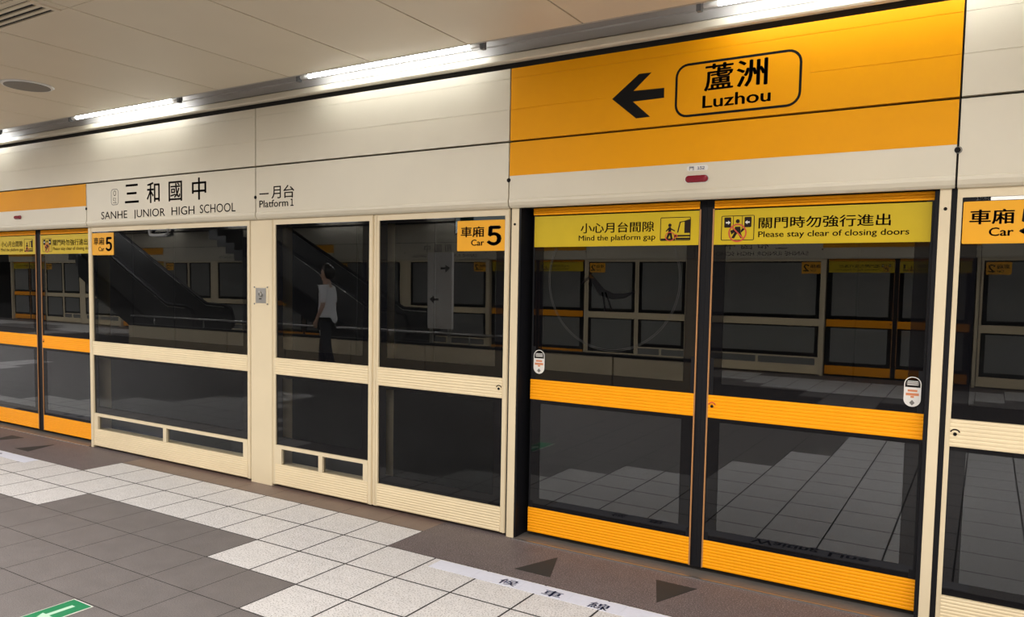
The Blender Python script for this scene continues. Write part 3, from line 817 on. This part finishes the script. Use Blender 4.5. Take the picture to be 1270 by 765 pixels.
t = thing('exit_floor_sign', 'green exit sign strip with pale arrow stuck on the grey floor tiles', 'floor sign', (-1.01, -2.2, 0))
mb = MB(); mb.box(-1.092, -.932, -2.42, -1.996, .0002, .0018); build('white_edge', mb, sticker_white, t)
mb = MB(); mb.box(-1.086, -.938, -2.414, -2.002, .0018, .0026); build('green_field', mb, green_m, t)
mb = MB(); mb.flat([(-1.025, -2.045), (-.999, -2.045), (-.999, -2.165), (-.972, -2.165), (-1.012, -2.235), (-1.052, -2.165), (-1.025, -2.165)], .0026, .0006); build('arrow', mb, pale_arrow, t, label='pale arrow')

# ------------------------------------------------------------------ the far platform edge, seen mirrored in the glass
CUR = FAR
G1 = 'screen panels of the far platform edge'; G2 = 'door leaves of the far platform edge'; G3 = 'fascia panels of the far platform edge'; G4 = 'posts of the far platform edge'
LF = 'mirrored in the glass, on the far platform edge'
for off in (0.0, 6.84, -6.84, 13.68, 20.52):
    fixed_panel(-4.390 + off, -2.226 + off, 'wide cream glass panel ' + LF, vents=[(-4.372 + off, -4.312 + off), (-3.337 + off, -3.293 + off), (-2.315 + off, -2.262 + off)], sign=(-4.374 + off, -4.036 + off, 1.774, 1.972), digit='2', glassm=painted_light_glass, group=G1, stile=.036)
    fixed_panel(-1.984 + off, -0.972 + off, 'narrow vented cream glass panel ' + LF, vents=[(-1.495 + off, -1.455 + off)], glassm=painted_light_glass, group=G1 + ', narrow', stile=.036)
    fixed_panel(-0.962 + off, 0.113 + off, 'two-pane cream glass panel ' + LF, sign=(-0.281 + off, 0.056 + off, 1.772, 1.962), digit='2', glassm=painted_light_glass, group=G1 + ', two-pane', stile=.033)
    post(-2.222 + off, -1.988 + off, 'wide cream post ' + LF, name='wide_post', group=G4 + ', wide')
    for a in (.126, 2.402):
        post(a + off, a + off + .046, 'slim cream post ' + LF, group=G4)
    door_leaf(.235 + off, 1.275 + off, 'left', 'left-hand orange door leaf ' + LF, group=G2, glassm=painted_light_glass, sticker=False, seal=(1.275 + off, 1.307 + off))
    door_leaf(1.340 + off, 2.378 + off, 'right', 'right-hand orange door leaf ' + LF, group=G2 + ', right', glassm=painted_light_glass, sticker=False, seal=(1.308 + off, 1.340 + off))
    f = lower_fascia(J[0] + off, J[1] + off, 'cream lower fascia panel with station name ' + LF, group=G3 + ', named')
    lettering('english_lettering', [('SANHE JUNIOR HIGH SCHOOL', -4.147 + off, -2.347 + off, 2.088, 2.156, 0)], y, ink_brown, f)
    lettering('chinese_lettering', [(c, a + off, a + .19 + off, 2.205, 2.372, 0) for c, a in (('三', -3.786), ('和', -3.473), ('國', -3.176), ('中', -2.873))], y, ink_brown, f)
    lower_fascia(J[1] + off, J[2] + off, 'plain cream lower fascia panel ' + LF, group=G3 + ', plain')
    lower_fascia(J[2] + off, J[3] + off, 'orange banded lower fascia panel ' + LF, band=True, group=G3 + ', banded')
    upper_fascia(J[0] + off, J[3] + off, 'cream upper fascia panel ' + LF, group=G3 + ', upper')
    for k in range(2):
        lamp(-4.22 + off + k * 3.42, 'fluorescent tube ' + LF, group='tubes of the far platform edge')
CUR = NEAR

# ------------------------------------------------------------------ middle of the platform, behind the photographer
MID = 'mirrored in the glass, out on the platform'
t = thing('stairwell_parapet', 'low pale parapet with steel handrail ' + MID, 'parapet', (-7.1, -6.06, 0))
xa = -0.66
for k in range(8):
    xb = xa - (1.28 if k == 0 else 1.65)
    mb = MB(); mb.box(xb + .012, xa - .012, -6.14, -6.0, 0.05, 0.51); build('base_panel', mb, cream, t, bevel=.004)
    xa = xb
mb = MB(); mb.box(xa, -0.66, -6.15, -5.99, 0.51, 0.545); mb.box(xa, -0.66, -6.13, -6.01, 0.0, 0.05); build('cap_and_plinth', mb, dark_metal, t)
mb = MB(); mb.tube([(-3.6, -6.07, .545), (-3.6, -6.07, .66), (-3.63, -6.07, .70), (-3.70, -6.07, .715), (xa, -6.07, .715)], .020, 12); build('handrail', mb, steel, t)
for k in range(6):
    mb = MB(); mb.cyl((-4.4 - k * 1.65, -6.07, .545), (-4.4 - k * 1.65, -6.07, .70), .014, 12); build('handrail_post', mb, steel, t)

def escalator(x_low, yc, label, run=5.2, rise=3.0):
    t = thing('escalator', label, 'escalator', (x_low - run / 2, yc, 0))
    sl = rise / run
    mb = MB()
    for k in range(17):
        x = x_low - k * .30; z = .04 + k * .30 * sl
        mb.box(x - .31, x, yc - .38, yc + .38, max(z - .25, .01), z)
    build('steps', mb, esc_dark, t)
    for sgn in (-1, 1):
        y = yc + sgn * .50
        mb = MB()
        prof = [(x_low + .9, .02), (x_low + .9, .30), (x_low + .1, .32), (x_low - run, rise + .22), (x_low - run, rise - .35), (x_low - .2, .02)]
        a = [mb.bm.verts.new((p[0], y - .09, p[1])) for p in prof]; b = [mb.bm.verts.new((p[0], y + .09, p[1])) for p in prof]
        for i in range(6): mb.bm.faces.new([a[i], a[(i + 1) % 6], b[(i + 1) % 6], b[i]])
        mb.bm.faces.new(a[::-1]); mb.bm.faces.new(b); build('skirt', mb, dark_metal, t)
        mb = MB()
        prof = [(x_low + .95, .31), (x_low + 1.06, .50), (x_low + 1.06, .72), (x_low + .95, .88), (x_low + .75, .93), (x_low + .15, .95), (x_low - run, rise + .86), (x_low - run, rise + .22), (x_low + .1, .32)]
        n = len(prof)
        a = [mb.bm.verts.new((p[0], y - .006, p[1])) for p in prof]; b = [mb.bm.verts.new((p[0], y + .006, p[1])) for p in prof]
        for i in range(n): mb.bm.faces.new([a[i], a[(i + 1) % n], b[(i + 1) % n], b[i]])
        mb.bm.faces.new(a[::-1]); mb.bm.faces.new(b); build('balustrade', mb, esc_dark, t)
        hr = [(x_low + .95, y, .36), (x_low + 1.08, y, .50), (x_low + 1.09, y, .70), (x_low + 1.0, y, .88), (x_low + .78, y, .955), (x_low + .15, y, .975), (x_low - run, y, rise + .885)]
        mb = MB(); mb.tube(hr, .034, 10); build('handrail', mb, rubber, t)
        mb = MB(); mb.tube([(p[0], p[1], p[2] - .045) for p in hr[4:]], .012, 8); build('handrail_guide', mb, steel, t)
    return t
escalator(-12.9, -6.95, 'dark escalator going up to the left ' + MID, run=3.4, rise=1.9)
escalator(-8.2, -8.35, 'second dark escalator nearer the far edge ' + MID, run=3.4, rise=1.9)
t = thing('notice_board', 'white standing direction board with two arrows ' + MID, 'board', (-5.36, -6.575, 0))
mb = MB(); mb.box(-5.62, -5.10, -6.60, -6.55, .75, 2.05); build('panel', mb, sticker_white, t, bevel=.004)
for x in (-5.55, -5.17):
    mb = MB(); mb.box(x - .025, x + .025, -6.60, -6.55, 0, .75); build('leg', mb, steel, t)
for sx, z in ((1, 1.78), (-1, 1.25)):
    mb = MB(); x = -5.36 + sx * .12
    mb.bm.faces.new([mb.bm.verts.new((x + sx * a, -6.5480, z + b)) for a, b in ((-.10, -.018), (.0, -.018), (.0, -.07), (.10, 0), (.0, .07), (.0, .018), (-.10, .018))])
    build('arrow', mb, ink, t)

t = thing('hanging_sign', 'lit white hanging sign, mirrored at the top of the Car 5 pane', 'sign', (-3.95, -6.0, 2.3))
mb = MB(); mb.box(-4.62, -3.30, -6.06, -5.94, 2.30, 2.62); build('housing', mb, dark_metal, t, bevel=.004)
mb = MB(); mb.box(-4.59, -3.33, -5.94, -5.934, 2.325, 2.595); build('lit_face', mb, emit('lit_sign_face', (0.85, 1.0, 0.95), 2.2), t)
mb = MB(); mb.box(-4.50, -4.24, -5.934, -5.932, 2.345, 2.575); build('green_field', mb, green_m, t)
for x in (-4.3, -3.6):
    mb = MB(); mb.cyl((x, -6.0, 2.62), (x, -6.0, 2.955), .012, 10); build('hanger', mb, steel, t)

# a passenger, mirrored faintly in the pane beside the key switch post
skin_m = paint('skin', (0.50, 0.31, 0.22), 0.5); shirt_m = paint('white_shirt', (0.74, 0.75, 0.77), 0.75); trouser_m = paint('dark_trousers', (0.022, 0.024, 0.032), 0.8)
hair_m = paint('black_hair', (0.010, 0.009, 0.008), 0.5)
def skinned(name, joints, edges, mat, parent, root=0, sub=2):
    me = bpy.data.meshes.new(name); me.from_pydata([j[:3] for j in joints], edges, []); me.materials.append(mat)
    o = bpy.data.objects.new(name, me); COL.objects.link(o)
    if parent: o.parent = parent
    o.modifiers.new('skin', 'SKIN')
    for i, j in enumerate(joints):
        v = me.skin_vertices[0].data[i]; r = j[3]
        v.radius = r if isinstance(r, tuple) else (r, r); v.use_root = (i == root)
    sd = o.modifiers.new('subdivision', 'SUBSURF'); sd.levels = sub; sd.render_levels = sub
    md = o.modifiers[0]; md.use_smooth_shade = True
    return o
J_ = [(0, 0, .96, .105), (0, 0, 1.12, .105), (.005, 0, 1.30, .12), (-.005, 0, 1.44, .075), (0, 0, 1.50, .056), (.012, 0, 1.55, .062), (.022, 0, 1.595, (.088, .078)), (.012, 0, 1.665, (.112, .092)), (.0, 0, 1.735, (.092, .078)), (-.002, 0, 1.765, .05)]
E_ = [(0, 1), (1, 2), (2, 3), (3, 4), (4, 5), (5, 6), (6, 7), (7, 8), (8, 9)]
def chain(start, pts):
    a = start
    for p in pts:
        J_.append(p); E_.append((a, len(J_) - 1)); a = len(J_) - 1
    return a
for sg in (1, -1):
    st_ = .16 if sg > 0 else -.12
    chain(0, [(0, .088 * sg, .88, .088), (st_ * .55 + .03, .092 * sg, .50, .058), (st_ - .02, .095 * sg, .085, .040), (st_ + .06, .10 * sg, .035, .036), (st_ + .15, .105 * sg, .026, .026)])
    w = chain(3, [(-.005, .165 * sg, 1.425, .056), (-.03, .215 * sg, 1.16, .040), (.07, .225 * sg, .945, .027), (.095, .225 * sg, .885, .030)])
    for k, (dx, ln) in enumerate(((-.024, .9), (-.008, 1.05), (.009, 1.0), (.024, .8))):
        chain(w, [(.095 + dx, .225 * sg, .845, .0095), (.105 + dx, .218 * sg, .845 - .032 * ln, .0085), (.113 + dx, .208 * sg, .845 - .060 * ln, .0075)])
    chain(w, [(.128, .213 * sg, .878, .011), (.142, .203 * sg, .845, .009), (.143, .197 * sg, .822, .008)])
per = bpy.data.objects.new('person', None); COL.objects.link(per); per.location = (-6.5, -5.05, 0.003); per.rotation_euler = (0, 0, PI - .35)
per['label'] = 'person in white shirt and dark trousers walking, mirrored beside the key switch post'; per['category'] = 'person'
skinned('body', J_, E_, skin_m, per)
T_ = [(0, 0, .83, .185), (0, 0, .95, .175), (0, 0, 1.12, .145), (.005, 0, 1.30, .138), (-.005, 0, 1.425, .088), (-.004, 0, 1.485, .062)]; TE = [(0, 1), (1, 2), (2, 3), (3, 4), (4, 5)]
for sg in (1, -1):
    n = len(T_); T_ += [(-.005, .165 * sg, 1.425, .070), (-.022, .198 * sg, 1.27, .060), (-.028, .212 * sg, 1.17, .056)]; TE += [(4, n), (n, n + 1), (n + 1, n + 2)]
skinned('shirt', T_, TE, shirt_m, per)
T_ = [(0, 0, .98, .165)]; TE = []
for sg in (1, -1):
    st_ = .16 if sg > 0 else -.12; n = len(T_)
    T_ += [(0, .088 * sg, .88, .100), (st_ * .55 + .03, .092 * sg, .50, .074), (st_ - .02, .095 * sg, .10, .060)]; TE += [(0, n), (n, n + 1), (n + 1, n + 2)]
skinned('trousers', T_, TE, trouser_m, per)
skinned('hair', [(-.050, 0, 1.56, .07), (-.045, 0, 1.64, .105), (-.030, 0, 1.715, .115), (.020, 0, 1.765, .095), (.070, 0, 1.770, .060)], [(0, 1), (1, 2), (2, 3), (3, 4)], hair_m, per)
def blob(name, c, r, mat):
    bm = bmesh.new(); bmesh.ops.create_uvsphere(bm, u_segments=12, v_segments=8, radius=1)
    for v in bm.verts: v.co = Vector((c[0] + v.co.x * r[0], c[1] + v.co.y * r[1], c[2] + v.co.z * r[2]))
    me = bpy.data.meshes.new(name); bm.to_mesh(me); bm.free(); me.materials.append(mat)
    for p in me.polygons: p.use_smooth = True
    o = bpy.data.objects.new(name, me); COL.objects.link(o); o.parent = per
    return o
blob('nose', (.106, 0, 1.630), (.018, .013, .022), skin_m)
blob('mouth', (.096, 0, 1.590), (.010, .022, .006), red_lens)
for sg in (1, -1):
    blob('eye', (.094, .032 * sg, 1.655), (.010, .014, .007), ink)
    blob('ear', (.010, .088 * sg, 1.645), (.018, .010, .030), skin_m)
    st_ = .16 if sg > 0 else -.12
    blob('shoe', (st_ + .05, .10 * sg, .040), (.135, .048, .043), trouser_m)

for o in bpy.data.objects:
    if '_b' in o: del o['_b']
